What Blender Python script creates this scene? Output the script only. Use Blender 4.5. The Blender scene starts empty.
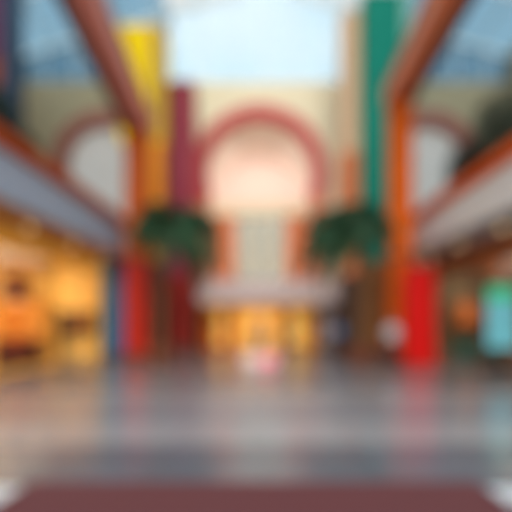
import bpy, bmesh, math, random
from mathutils import Vector, Matrix, Euler
random.seed(7)
scene = bpy.context.scene
COL = scene.collection
PI = math.pi

# ------------------------------------------------------------------ materials
def lin(c):
    c /= 255.0
    return c / 12.92 if c <= 0.04045 else ((c + 0.055) / 1.055) ** 2.4
def rgb(r, g, b):
    return (lin(r), lin(g), lin(b), 1.0)

def mat(name, col, rough=0.5, metal=0.0, emit=0.0, noise=0.10, nscale=3.0, bump=0.0, emcol=None, spec=0.5):
    m = bpy.data.materials.new(name); m.use_nodes = True
    nt = m.node_tree; b = nt.nodes['Principled BSDF']
    c = rgb(*col)
    tc = nt.nodes.new('ShaderNodeTexCoord')
    nz = nt.nodes.new('ShaderNodeTexNoise'); nz.inputs['Scale'].default_value = nscale; nz.inputs['Detail'].default_value = 4
    nt.links.new(tc.outputs['Object'], nz.inputs['Vector'])
    mx = nt.nodes.new('ShaderNodeMix'); mx.data_type = 'RGBA'
    mx.inputs['A'].default_value = tuple(max(0, v * (1 - noise)) for v in c[:3]) + (1,)
    mx.inputs['B'].default_value = tuple(min(1, v * (1 + noise)) for v in c[:3]) + (1,)
    nt.links.new(nz.outputs['Fac'], mx.inputs['Factor'])
    nt.links.new(mx.outputs['Result'], b.inputs['Base Color'])
    b.inputs['Roughness'].default_value = rough
    b.inputs['Metallic'].default_value = metal
    b.inputs['Specular IOR Level'].default_value = spec
    if emit:
        b.inputs['Emission Color'].default_value = rgb(*(emcol or col)); b.inputs['Emission Strength'].default_value = emit
    if bump:
        bp = nt.nodes.new('ShaderNodeBump'); bp.inputs['Strength'].default_value = bump
        nt.links.new(nz.outputs['Fac'], bp.inputs['Height']); nt.links.new(bp.outputs['Normal'], b.inputs['Normal'])
    return m

def wood(name, c1, c2, rough=0.4, scale=6.0):
    m = bpy.data.materials.new(name); m.use_nodes = True
    nt = m.node_tree; b = nt.nodes['Principled BSDF']
    tc = nt.nodes.new('ShaderNodeTexCoord'); mp = nt.nodes.new('ShaderNodeMapping')
    mp.inputs['Scale'].default_value = (scale, scale, scale * 0.12)
    nz = nt.nodes.new('ShaderNodeTexNoise'); nz.inputs['Scale'].default_value = 3; nz.inputs['Detail'].default_value = 6
    cr = nt.nodes.new('ShaderNodeValToRGB')
    cr.color_ramp.elements[0].position = 0.35; cr.color_ramp.elements[0].color = rgb(*c1)
    cr.color_ramp.elements[1].position = 0.65; cr.color_ramp.elements[1].color = rgb(*c2)
    nt.links.new(tc.outputs['Object'], mp.inputs['Vector']); nt.links.new(mp.outputs['Vector'], nz.inputs['Vector'])
    nt.links.new(nz.outputs['Fac'], cr.inputs['Fac']); nt.links.new(cr.outputs['Color'], b.inputs['Base Color'])
    b.inputs['Roughness'].default_value = rough
    return m

def glass(name, tint=(255, 255, 255), gloss=0.06):
    m = bpy.data.materials.new(name); m.use_nodes = True
    nt = m.node_tree; nt.nodes.clear()
    out = nt.nodes.new('ShaderNodeOutputMaterial')
    tr = nt.nodes.new('ShaderNodeBsdfTransparent'); tr.inputs['Color'].default_value = rgb(*tint)
    gl = nt.nodes.new('ShaderNodeBsdfGlossy'); gl.inputs['Roughness'].default_value = 0.05
    mx = nt.nodes.new('ShaderNodeMixShader')
    fr = nt.nodes.new('ShaderNodeFresnel'); fr.inputs['IOR'].default_value = 1.35
    mt = nt.nodes.new('ShaderNodeMath'); mt.operation = 'MULTIPLY'; mt.inputs[1].default_value = gloss * 10
    nt.links.new(fr.outputs['Fac'], mt.inputs[0]); nt.links.new(mt.outputs[0], mx.inputs['Fac'])
    nt.links.new(tr.outputs[0], mx.inputs[1]); nt.links.new(gl.outputs[0], mx.inputs[2])
    nt.links.new(mx.outputs[0], out.inputs['Surface'])
    return m

def frosted(name, col, emit=0.0):
    m = bpy.data.materials.new(name); m.use_nodes = True
    nt = m.node_tree; nt.nodes.clear()
    out = nt.nodes.new('ShaderNodeOutputMaterial')
    tl = nt.nodes.new('ShaderNodeBsdfTranslucent'); tl.inputs['Color'].default_value = rgb(*col)
    df = nt.nodes.new('ShaderNodeBsdfDiffuse'); df.inputs['Color'].default_value = rgb(*col)
    mx = nt.nodes.new('ShaderNodeMixShader'); mx.inputs['Fac'].default_value = 0.35
    nt.links.new(tl.outputs[0], mx.inputs[1]); nt.links.new(df.outputs[0], mx.inputs[2])
    if emit:
        em = nt.nodes.new('ShaderNodeEmission'); em.inputs['Color'].default_value = rgb(*col); em.inputs['Strength'].default_value = emit
        ad = nt.nodes.new('ShaderNodeAddShader')
        nt.links.new(mx.outputs[0], ad.inputs[0]); nt.links.new(em.outputs[0], ad.inputs[1])
        nt.links.new(ad.outputs[0], out.inputs['Surface'])
    else:
        nt.links.new(mx.outputs[0], out.inputs['Surface'])
    return m

def floor_material():
    m = bpy.data.materials.new('polished_stone_floor'); m.use_nodes = True
    nt = m.node_tree; b = nt.nodes['Principled BSDF']; L = nt.links
    tc = nt.nodes.new('ShaderNodeTexCoord')
    br = nt.nodes.new('ShaderNodeTexBrick')
    br.offset = 0.0; br.inputs['Scale'].default_value = 1.0
    br.inputs['Brick Width'].default_value = 1.2; br.inputs['Row Height'].default_value = 1.2
    br.inputs['Mortar Size'].default_value = 0.006
    br.inputs['Color1'].default_value = rgb(154, 154, 158); br.inputs['Color2'].default_value = rgb(144, 144, 148)
    br.inputs['Mortar'].default_value = rgb(95, 95, 98)
    L.new(tc.outputs['Object'], br.inputs['Vector'])
    sep = nt.nodes.new('ShaderNodeSeparateXYZ'); L.new(tc.outputs['Object'], sep.inputs[0])
    ramp = nt.nodes.new('ShaderNodeValToRGB')            # bands of differing tone along the mall
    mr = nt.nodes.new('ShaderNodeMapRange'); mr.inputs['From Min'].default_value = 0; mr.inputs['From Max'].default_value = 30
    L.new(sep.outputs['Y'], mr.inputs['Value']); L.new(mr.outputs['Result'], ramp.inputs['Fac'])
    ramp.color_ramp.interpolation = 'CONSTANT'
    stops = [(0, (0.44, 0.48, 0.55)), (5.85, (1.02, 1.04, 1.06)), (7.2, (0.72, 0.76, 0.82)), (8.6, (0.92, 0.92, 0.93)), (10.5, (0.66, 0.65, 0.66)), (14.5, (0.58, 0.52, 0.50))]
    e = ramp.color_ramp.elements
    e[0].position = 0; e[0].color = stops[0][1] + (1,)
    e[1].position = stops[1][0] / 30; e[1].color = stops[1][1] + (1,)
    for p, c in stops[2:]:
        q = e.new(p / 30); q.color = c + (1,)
    mu = nt.nodes.new('ShaderNodeMix'); mu.data_type = 'RGBA'; mu.blend_type = 'MULTIPLY'; mu.inputs['Factor'].default_value = 1
    L.new(br.outputs['Color'], mu.inputs['A']); L.new(ramp.outputs['Color'], mu.inputs['B'])
    nz = nt.nodes.new('ShaderNodeTexNoise'); nz.inputs['Scale'].default_value = 1.5; nz.inputs['Detail'].default_value = 6
    L.new(tc.outputs['Object'], nz.inputs['Vector'])
    mr2 = nt.nodes.new('ShaderNodeMapRange'); mr2.inputs['To Min'].default_value = 0.88; mr2.inputs['To Max'].default_value = 1.12
    L.new(nz.outputs['Fac'], mr2.inputs['Value'])
    m2 = nt.nodes.new('ShaderNodeMix'); m2.data_type = 'RGBA'; m2.blend_type = 'MULTIPLY'; m2.inputs['Factor'].default_value = 1
    L.new(mu.outputs['Result'], m2.inputs['A']); L.new(mr2.outputs['Result'], m2.inputs['B'])
    L.new(m2.outputs['Result'], b.inputs['Base Color'])
    b.inputs['Roughness'].default_value = 0.20
    b.inputs['Specular IOR Level'].default_value = 0.6
    return m

M = {
 'floor': floor_material(),
 'cream': mat('cream_plaster', (255, 240, 208), 0.8, noise=0.06),
 'tan': mat('shaded_tan_plaster', (178, 164, 134), 0.85, noise=0.08),  # tan darkened to carry the shade of the side bays
 'white': mat('white_paint', (232, 232, 230), 0.5, noise=0.03),
 'frame': mat('white_steel', (225, 235, 238), 0.4, noise=0.03),
 'parapet_l': mat('blue_grey_panel', (178, 190, 210), 0.6, noise=0.08),
 'parapet_r': mat('pale_grey_panel', (250, 248, 246), 0.45, noise=0.06),
 'coping': mat('orange_brown_coping', (190, 78, 22), 0.7, noise=0.12, spec=0.2),
 'coping_r': mat('orange_coping', (236, 92, 8), 0.7, noise=0.10, spec=0.2),
 'soffit_l': mat('tan_soffit', (196, 134, 74), 0.6),
 'soffit_r': mat('grey_soffit', (176, 172, 170), 0.7),
 'orange': mat('orange_column_paint', (226, 98, 6), 0.7, noise=0.10, spec=0.2),
 'orange_l': mat('burnt_orange_paint', (190, 84, 24), 0.7, noise=0.10, spec=0.2),
 'beam_l': mat('dusty_terracotta', (236, 146, 128), 0.5, noise=0.10),
 'beam_r': mat('salmon_terracotta', (255, 146, 98), 0.5, noise=0.10),
 'flange': mat('dark_brown_steel', (104, 44, 28), 0.5, noise=0.15),
 'yellow': mat('yellow_lacquer_glow', (255, 212, 0), 0.75, noise=0.03, spec=0.2, emit=0.18),  # slight glow added to brighten the pillar, which is no lamp
 'olive': mat('ochre_side_shade', (196, 150, 40), 0.5, noise=0.08),  # darker strip colour, painted as the yellow pillar's shaded side face
 'amber': mat('amber_tone', (250, 150, 14), 0.7, noise=0.08),
 'teal': mat('teal_lacquer', (20, 142, 122), 0.75, noise=0.08, spec=0.2),
 'teal_pale': mat('pale_teal_strip', (130, 190, 170), 0.5, noise=0.05),  # paler strip along the right front edge of the teal pillar
 'maroon': mat('plum_lacquer', (132, 54, 74), 0.75, noise=0.10, spec=0.2),
 'crimson': mat('crimson_lacquer', (178, 36, 54), 0.5, noise=0.10),
 'peach': mat('peach_plaster', (238, 196, 158), 0.7, noise=0.06),
 'terracotta': mat('terracotta_plaster', (232, 132, 82), 0.7, noise=0.08),
 'red': mat('red_panel', (226, 4, 2), 0.6, noise=0.05, spec=0.25),
 'redcol': mat('red_cladding', (190, 34, 10), 0.6, noise=0.10, spec=0.3),
 'redcol_d': mat('dark_red_cladding', (142, 28, 18), 0.6, noise=0.10, spec=0.3),
 'blue': mat('blue_panel', (42, 96, 160), 0.4, noise=0.10),
 'cyan': mat('teal_blue_edge', (40, 140, 160), 0.4, noise=0.08),
 'navy': mat('navy_cladding', (36, 62, 92), 0.5, noise=0.12),
 'purple': mat('purple_cloth', (118, 44, 84), 0.85, noise=0.12, nscale=8),
 'rust': mat('rust_cloth', (160, 70, 34), 0.85, noise=0.12, nscale=8),
 'arch': mat('rose_red_arch', (206, 68, 72), 0.6, noise=0.08),
 'arch_low': mat('salmon_arch_leg', (236, 136, 92), 0.6, noise=0.08),
 'arch_dull': mat('dull_maroon_arch', (160, 88, 78), 0.6, noise=0.10),
 'vault': mat('pale_pink_plaster', (255, 244, 236), 0.8, noise=0.03),
 'mauve': mat('mauve_grey_panel', (206, 184, 182), 0.5, noise=0.06),
 'dark': mat('dark_brown_panel', (74, 48, 36), 0.5, noise=0.2),
 'black': mat('black_metal', (24, 24, 26), 0.45, noise=0.1),
 'steel': mat('brushed_steel', (170, 170, 172), 0.3, metal=0.9, noise=0.05),
 'gold': mat('gold_panel', (236, 168, 62), 0.55, noise=0.12, emit=0.25),  # faint glow put into the gold so it looks lit
 'goldwall': mat('glowing_gold_wall', (244, 196, 108), 0.7, noise=0.22, nscale=0.8, emit=0.15),  # wall glows faintly, adding to the light of the shop lamps
 'goldglow': mat('backlit_amber_panel', (250, 196, 96), 0.6, noise=0.06, emit=0.35),
 'whiteglow': mat('backlit_white_panel', (255, 236, 220), 0.6, noise=0.02, emit=0.05),
 'reflection_block': mat('pale_reflection_tone', (226, 196, 190), 0.6, noise=0.04),
 'pinkglow': mat('pink_reflection_tone', (255, 120, 140), 0.6, noise=0.02, emit=0.1),
 'wood': wood('dark_walnut', (72, 42, 22), (108, 66, 34)),
 'wood_o': wood('orange_oak', (168, 92, 40), (204, 124, 62)),
 'wood_h': wood('light_brown_timber', (176, 108, 58), (206, 136, 80), 0.6),
 'wood_b': wood('brown_oak', (120, 76, 38), (150, 98, 52)),
 'greenbrown': mat('olive_brown_wall', (98, 84, 60), 0.7, noise=0.15),
 'counter': mat('teal_counter', (24, 112, 104), 0.4, noise=0.1),
 'screen': mat('lit_cyan_screen', (120, 205, 220), 0.3, noise=0.12, nscale=1.2, emit=0.18),
 'screen_g': mat('lit_green_screen', (70, 215, 160), 0.3, noise=0.08, nscale=1.5, emit=0.2),
 'leaf': mat('dark_green_leaf', (34, 74, 44), 0.7, noise=0.3, nscale=5),
 'leaf_d': mat('deep_green_leaf', (34, 58, 46), 0.55, noise=0.3, nscale=5),
 'bark': mat('palm_bark', (100, 70, 44), 0.9, noise=0.3, nscale=14, bump=0.5),
 'soil': mat('dark_soil', (44, 32, 24), 0.95, noise=0.3, nscale=20),
 'pot': mat('terracotta_pot', (110, 58, 36), 0.6, noise=0.1),
 'pot_d': mat('dark_grey_pot', (60, 58, 58), 0.6, noise=0.1),
 'mat_red': mat('red_carpet_pile', (94, 46, 50), 0.95, noise=0.2, nscale=60, bump=0.3),
 'mat_edge': mat('dark_red_binding', (92, 34, 40), 0.9, noise=0.2, nscale=40),
 'inlay': mat('white_marble_inlay', (196, 202, 210), 0.3, noise=0.05),
 'lamp': mat('lit_lamp_lens', (255, 214, 150), 0.5, noise=0.0, emit=4.0),
 'glass': glass('clear_glass'),
 'glass_blue': glass('blue_tinted_glass', (166, 184, 194)),
 'frost': frosted('frosted_white_glass', (236, 232, 230)),
 'frost_pink': frosted('frosted_pink_glass', (255, 236, 226), 0.1),
 'greenwin': glass('grey_green_glass', (222, 220, 212)),
 'skin': mat('skin', (206, 150, 120), 0.55, noise=0.05),
 'skin_d': mat('brown_skin', (140, 92, 66), 0.55, noise=0.05),
 'hair_d': mat('dark_hair', (34, 26, 22), 0.6, noise=0.3, nscale=40),
 'hair_b': mat('brown_hair', (92, 60, 36), 0.6, noise=0.3, nscale=40),
 'eye': mat('dark_eye', (30, 22, 20), 0.2, noise=0.0),
 'shoe': mat('black_shoe', (28, 26, 26), 0.5),
 'sh_blue': mat('steel_blue_cloth', (84, 130, 176), 0.9, noise=0.1, nscale=12),
 'sh_white': mat('white_cloth', (188, 188, 198), 0.9, noise=0.05, nscale=12),
 'sh_dark': mat('charcoal_cloth', (48, 46, 50), 0.9, noise=0.1, nscale=12),
 'sh_brown': mat('brown_cloth', (112, 74, 48), 0.9, noise=0.1, nscale=12),
 'sh_grey': mat('grey_cloth', (124, 124, 130), 0.9, noise=0.1, nscale=12),
 'tr_dark': mat('dark_trouser_cloth', (38, 42, 56), 0.9, noise=0.1, nscale=12),
 'tr_blue': mat('denim_cloth', (58, 74, 104), 0.9, noise=0.1, nscale=12),
}

# ------------------------------------------------------------------ mesh helpers
class MB:
    def __init__(self):
        self.bm = bmesh.new()
    def _mark(self):
        return len(self.bm.verts)
    def box(self, x0, x1, y0, y1, z0, z1):
        bm = self.bm
        v = [bm.verts.new((x, y, z)) for z in (z0, z1) for y in (y0, y1) for x in (x0, x1)]
        for f in ((0, 2, 3, 1), (4, 5, 7, 6), (0, 1, 5, 4), (2, 6, 7, 3), (0, 4, 6, 2), (1, 3, 7, 5)):
            bm.faces.new([v[i] for i in f])
        return self
    def bar(self, a, b, w, h=None):
        """rectangular bar from a to b; w across, h upward"""
        h = h or w
        a, b = Vector(a), Vector(b); d = (b - a).normalized()
        side = d.cross(Vector((0, 0, 1)))
        if side.length < 1e-4: side = Vector((1, 0, 0))
        side.normalize(); up = side.cross(d).normalized()
        bm = self.bm; vs = []
        for p in (a, b):
            for s, t in ((-1, -1), (1, -1), (1, 1), (-1, 1)):
                vs.append(bm.verts.new(p + side * (s * w / 2) + up * (t * h / 2)))
        for f in ((3, 2, 1, 0), (4, 5, 6, 7), (0, 1, 5, 4), (1, 2, 6, 5), (2, 3, 7, 6), (3, 0, 4, 7)):
            bm.faces.new([vs[i] for i in f])
        return self
    def tube(self, pts, radii, n=12, cap=True):
        bm = self.bm; rings = []
        pts = [Vector(p) for p in pts]
        if not hasattr(radii, '__len__'): radii = [radii] * len(pts)
        for i, p in enumerate(pts):
            d = (pts[min(i + 1, len(pts) - 1)] - pts[max(i - 1, 0)]).normalized()
            u = d.cross(Vector((0, 1, 0)));
            if u.length < 1e-3: u = d.cross(Vector((1, 0, 0)))
            u.normalize(); w = d.cross(u)
            rings.append([bm.verts.new(p + (u * math.cos(2 * PI * k / n) + w * math.sin(2 * PI * k / n)) * radii[i]) for k in range(n)])
        for r0, r1 in zip(rings, rings[1:]):
            for k in range(n):
                bm.faces.new((r0[k], r0[(k + 1) % n], r1[(k + 1) % n], r1[k]))
        if cap:
            bm.faces.new(rings[0][::-1]); bm.faces.new(rings[-1])
        return self
    def lathe(self, c, prof, n=24):
        """prof: list of (r, z), closed at both ends"""
        bm = self.bm; rings = []
        for r, z in prof:
            rings.append([bm.verts.new((c[0] + r * math.cos(2 * PI * k / n), c[1] + r * math.sin(2 * PI * k / n), c[2] + z)) for k in range(n)])
        for r0, r1 in zip(rings, rings[1:]):
            for k in range(n):
                bm.faces.new((r0[k], r0[(k + 1) % n], r1[(k + 1) % n], r1[k]))
        bm.faces.new(rings[0][::-1]); bm.faces.new(rings[-1])
        return self
    def prism_y(self, poly, y0, y1):
        """polygon of (x, z) extruded along y"""
        bm = self.bm
        a = [bm.verts.new((x, y0, z)) for x, z in poly]; b = [bm.verts.new((x, y1, z)) for x, z in poly]
        n = len(poly)
        bm.faces.new(a); bm.faces.new(b[::-1])
        for k in range(n):
            bm.faces.new((a[k], b[k], b[(k + 1) % n], a[(k + 1) % n]))
        return self
    def strip_y(self, inner, outer, y0, y1, closed=False):
        """band between two equal-length (x, z) lines, extruded along y"""
        bm = self.bm; n = len(inner)
        V = lambda pts, y: [bm.verts.new((x, y, z)) for x, z in pts]
        i0, o0, i1, o1 = V(inner, y0), V(outer, y0), V(inner, y1), V(outer, y1)
        for k in range(n - 1):
            bm.faces.new((i0[k], i0[k + 1], o0[k + 1], o0[k]))
            bm.faces.new((i1[k], o1[k], o1[k + 1], i1[k + 1]))
            bm.faces.new((i0[k], i1[k], i1[k + 1], i0[k + 1]))
            bm.faces.new((o0[k], o0[k + 1], o1[k + 1], o1[k]))
        bm.faces.new((i0[0], o0[0], o1[0], i1[0])); bm.faces.new((i0[-1], i1[-1], o1[-1], o0[-1]))
        return self
    def ell(self, c, r, seg=16, rings=10):
        mtx = Matrix.Translation(c) @ Matrix.Diagonal((r[0], r[1], r[2], 1))
        bmesh.ops.create_uvsphere(self.bm, u_segments=seg, v_segments=rings, radius=1, matrix=mtx)
        return self
    def poly(self, pts):
        self.bm.faces.new([self.bm.verts.new(p) for p in pts]); return self
    def build(self, name, m, parent=None, bevel=0.0, smooth=False, seg=2):
        bm = self.bm
        bmesh.ops.recalc_face_normals(bm, faces=bm.faces)
        if bevel:
            es = [e for e in bm.edges if len(e.link_faces) == 2 and e.calc_face_angle(0) > 0.6]
            bmesh.ops.bevel(bm, geom=es, offset=bevel, segments=seg, affect='EDGES', profile=0.6, clamp_overlap=True)
        if parent is not None:
            base = root_of(parent).location
            bmesh.ops.translate(bm, verts=bm.verts, vec=-base)
        me = bpy.data.meshes.new(name); bm.to_mesh(me); bm.free()
        if smooth:
            for p in me.polygons: p.use_smooth = True
        for mm in (m if isinstance(m, (list, tuple)) else [m]): me.materials.append(mm)
        o = bpy.data.objects.new(name, me); COL.objects.link(o)
        if parent is not None: o.parent = parent
        return o

def root_of(o):
    while o.parent: o = o.parent
    return o
def tag(o, label, cat, group=None):
    o['label'] = label; o['category'] = cat
    if group: o['group'] = group
    return o
def thing(name, label, cat, loc=(0, 0, 0), group=None):
    o = bpy.data.objects.new(name, None); COL.objects.link(o); o.location = loc
    o.empty_display_size = 0.2
    return tag(o, label, cat, group)
def struct(o):
    o['kind'] = 'structure'; return o
def copy_tree(o, parent=None):
    c = o.copy(); COL.objects.link(c)
    if parent is not None: c.parent = parent
    for ch in list(o.children): copy_tree(ch, c)
    return c

def arc(cx, cz, r, a0, a1, n):
    return [(cx + r * math.cos(a0 + (a1 - a0) * k / n), cz + r * math.sin(a0 + (a1 - a0) * k / n)) for k in range(n + 1)]
def arch_line(cx, r, spring, base, n=40):
    return [(cx + r, base)] + arc(cx, spring, r, 0, PI, n) + [(cx - r, base)]

# ------------------------------------------------------------------ camera
CAM_H = 1.6
cam = bpy.data.cameras.new('camera'); camo = bpy.data.objects.new('camera', cam); COL.objects.link(camo)
camo.location = (0, 0, CAM_H); camo.rotation_euler = (PI / 2, 0, 0)
cam.sensor_width = 36; cam.lens = 36 * 450 / 512
cam.shift_x = -(266 - 256) / 512
cam.shift_y = (322 - 256) / 512
cam.clip_end = 300
cam.dof.use_dof = True            # the photograph is focused far too near: the whole hall is out of focus
cam.dof.focus_distance = 0.30
cam.dof.aperture_fstop = 1.75
scene.camera = camo

# ------------------------------------------------------------------ the setting
WY = 26.0         # far wall
HW = 14.0         # half width of the upper hall
struct(MB().box(-30, 30, -8, 40, -0.2, 0).build('floor', M['floor']))
AX = -0.35        # centre of the big arch

def wall_mesh(name, x0, x1, z0, z1, holes, m):
    """wall at WY with arched holes: (cx, r, spring, base)"""
    mb = MB(); bm = mb.bm
    cu = bpy.data.curves.new('tmp', 'CURVE'); cu.dimensions = '2D'; cu.fill_mode = 'BOTH'; cu.extrude = 0.2
    def spl(pts):
        s = cu.splines.new('POLY'); s.points.add(len(pts) - 1); s.use_cyclic_u = True
        for p, (x, z) in zip(s.points, pts): p.co = (x, z, 0, 1)
    spl([(x0, z0), (x1, z0), (x1, z1), (x0, z1)])
    for h in holes: spl(h)
    o = bpy.data.objects.new('tmp', cu); COL.objects.link(o)
    me = bpy.data.meshes.new_from_object(o.evaluated_get(bpy.context.evaluated_depsgraph_get()))
    bm.from_mesh(me); bpy.data.objects.remove(o)
    bmesh.ops.transform(bm, matrix=Matrix.Translation((0, WY + 0.2, 0)) @ Matrix.Rotation(PI / 2, 4, 'X'), verts=bm.verts)
    return struct(mb.build(name, m))

BR = 2.9          # level of the bridge deck
wall_mesh('wall_back', -5.6, 5.6, BR, 15.5, [arch_line(AX, 3.0, 10.2, BR + 0.02)], M['cream'])
SX = 9.3
for s, nm in ((-1, 'left'), (1, 'right')):
    a, b = sorted((s * 5.6, s * HW))
    wall_mesh('wall_back_' + nm, a, b, BR, 15.5, [arch_line(s * SX, 2.1, 10.8, 5.3)], M['tan'])
    struct(MB().box(s * HW, s * (HW + 0.3), -6, WY + 0.4, 5.0, 17.0).build('wall_' + nm, M['tan']))

# shop level of the far wall: dark fronts on both sides of the middle entrance
for s, nm in ((-1, 'lower_left'), (1, 'lower_right')):
    a, b = sorted((AX + s * 3.2, s * HW))
    struct(MB().box(a, b, WY, WY + 0.3, 0, BR).build('wall_' + nm, M['dark']))
# windows in the side arches (frosted panes with a grid)
for i, s in enumerate((-1, 1)):
    w = struct(MB().prism_y(arch_line(s * SX, 2.1, 10.8, 5.3), WY + 0.22, WY + 0.25).build('window_%d' % (i + 1), M['frost']))
    mb = MB()
    for k in (-0.7, 0.7): mb.box(s * SX + k - 0.04, s * SX + k + 0.04, WY + 0.15, WY + 0.215, 5.3, 12.7)
    for z in (7.0, 8.7, 10.4): mb.box(s * SX - 2.1, s * SX + 2.1, WY + 0.15, WY + 0.21, z - 0.04, z + 0.04)
    mb.build('window_frame', M['frame'], w)

# glazed gable over the far wall, middle clear and sides blue-tinted
def roof_z(x): return 21.0 - 4.0 * abs(x) / HW
g = struct(MB().prism_y([(-5.6, 15.5), (5.6, 15.5), (5.6, roof_z(5.6)), (0, 21), (-5.6, roof_z(5.6))], WY + 0.1, WY + 0.13).build('window_3', M['glass']))
mb = MB()
for k in range(-3, 4):
    x = k * 1.8; mb.box(x - 0.035, x + 0.035, WY + 0.05, WY + 0.18, 15.5, roof_z(x))
for z in (16.8, 18.1, 19.4): mb.box(-5.6, 5.6, WY + 0.06, WY + 0.17, z - 0.03, z + 0.03)
mb.build('window_frame', M['frame'], g)
for i, s in enumerate((-1, 1)):
    poly = [(s * 5.6, 15.5), (s * HW, 15.5), (s * HW, 17), (s * 5.6, roof_z(5.6))]
    g = struct(MB().prism_y(poly, WY + 0.1, WY + 0.13).build('window_%d' % (i + 4), M['glass_blue']))
    mb = MB()
    for k in range(1, 5):
        x = s * (5.6 + k * 1.8); mb.box(x - 0.035, x + 0.035, WY + 0.05, WY + 0.18, 15.5, roof_z(x))
    mb.build('window_frame', M['frame'], g)
# pitched glass roof
mb = MB()
for y in range(-6, 27, 4):
    for s in (-1, 1): mb.bar((0, y, 21.0), (s * HW, y, 17.0), 0.10, 0.16)
for k in range(-7, 8):
    x = k * 2.0; mb.bar((x, -6, roof_z(x)), (x, WY, roof_z(x)), 0.07, 0.12)
roof = struct(mb.build('ceiling', M['frame']))
for s in (-1, 1):
    a, b = 0, s * HW
    for lo, hi, mt in ((0, 5.6, 'glass'), (5.6, HW, 'glass_blue')):
        MB().poly([(s * lo, -6, roof_z(lo) + 0.09), (s * hi, -6, roof_z(hi) + 0.09), (s * hi, WY, roof_z(hi) + 0.09), (s * lo, WY, roof_z(lo) + 0.09)]).build('glass_pane', M[mt], roof)

# vaulted passage seen through the big arch
inn = arch_line(AX, 3.0, 10.2, BR); out = arch_line(AX, 3.2, 10.2, BR)
struct(MB().strip_y(inn, out, WY + 0.41, 32.0).build('wall_passage', M['vault']))
struct(MB().box(AX - 3.2, AX + 3.2, WY + 0.41, 32.2, BR - 0.25, BR).build('floor_passage', M['mauve']))
e = struct(MB().prism_y([(AX + 3.0, 9.4)] + arc(AX, 10.2, 3.0, 0, PI, 40) + [(AX - 3.0, 9.4)], 32.0, 32.05).build('window_6', M['frost_pink']))
e = struct(MB().prism_y([(AX - 3.0, BR), (AX + 3.0, BR), (AX + 3.0, 9.4), (AX - 3.0, 9.4)], 32.0, 32.05).build('window_7', M['greenwin']))
mb = MB()
for k in range(-2, 3): mb.box(AX + k * 1.2 - 0.06, AX + k * 1.2 + 0.06, 31.9, 31.99, BR, 9.4)
for z in (4.6, 6.2, 7.8, 9.3): mb.box(AX - 3, AX + 3, 31.91, 31.985, z - 0.06, z + 0.06)
mb.build('window_frame', M['cream'], e)

# ------------------------------------------------------------------ big coloured architecture
def arch_surround(cx, ri, ro, spring, base, label, mt, low=None, split=None):
    t = thing('arch_surround', label, 'arch', (cx, WY - 0.05, base))
    if low is None:
        MB().strip_y(arch_line(cx, ri, spring, base), arch_line(cx, ro, spring, base), WY - 0.25, WY - 0.001).build('arch_band', M[mt], t, bevel=0.04)
    else:
        MB().strip_y(arc(cx, spring, ri, -0.45, PI + 0.45, 52), arc(cx, spring, ro, -0.45, PI + 0.45, 52), WY - 0.30, WY - 0.001).build('arch_band', M[mt], t, bevel=0.04)
        for s in (-1, 1):
            zt = spring - 1.30
            MB().box(cx + s * (ri + 0.02) - 0.16 + (0 if s > 0 else -0.62), cx + s * (ri + 0.02) + 0.16 + (0.62 if s > 0 else 0), WY - 0.26, WY - 0.001, base, zt).build('arch_leg', M[low], t, bevel=0.04)['label'] = 'salmon orange straight leg'
            MB().box(cx + s * (ri + 0.35) - 0.52, cx + s * (ri + 0.35) + 0.52, WY - 0.36, WY - 0.001, base, base + 0.45).build('plinth', M['terracotta'], t, bevel=0.04)
    return t
arch_surround(AX, 3.0, 3.85, 10.2, BR + 0.001, 'large rose red round arch in the middle of the far wall', 'arch', 'arch_low')
arch_surround(-SX, 2.1, 2.95, 10.8, BR + 0.001, 'dull maroon arch around the left frosted window on the far wall', 'arch_dull')
arch_surround(SX, 2.1, 2.95, 10.8, BR + 0.001, 'dull maroon arch around the right frosted window on the far wall', 'arch_dull')

# gateway standing in the passage
t = thing('inner_gateway', 'orange pillared gateway with cream lintel seen through the big arch', 'gateway', (AX, 28.5, BR))
for s in (-1, 1):
    MB().box(AX + s * 2.25 - 0.62, AX + s * 2.25 + 0.62, 28.2, 28.9, BR, 8.3).build('pier', M['terracotta'], t, bevel=0.05)
    MB().box(AX + s * 2.25 - 0.70, AX + s * 2.25 + 0.70, 28.1, 29.0, BR, BR + 0.4).build('plinth', M['arch_low'], t, bevel=0.04)
MB().box(AX - 2.98, AX + 2.98, 28.15, 28.95, 8.301, 9.1).build('lintel', M['cream'], t, bevel=0.05)

# bridge across the far end
t = thing('mezzanine_bridge', 'mauve grey bridge deck running along the far wall above the entrance', 'bridge', (0, 25.3, BR))
MB().box(-13.9, 13.9, 24.6, WY - 0.002, BR - 0.28, BR).build('deck', M['mauve'], t, bevel=0.02)
MB().box(-13.9, 13.9, 24.62, 24.74, BR, BR + 0.95).build('parapet', M['mauve'], t, bevel=0.02)
MB().tube([(-13.9, 24.68, BR + 1.04), (13.9, 24.68, BR + 1.04)], 0.05).build('handrail', M['steel'], t, smooth=True)
for k in range(-12, 13): MB().tube([(k * 1.08, 24.68, BR + 0.94), (k * 1.08, 24.68, BR + 1.04)], 0.018, 8).build('rail_bracket', M['steel'], t)

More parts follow.
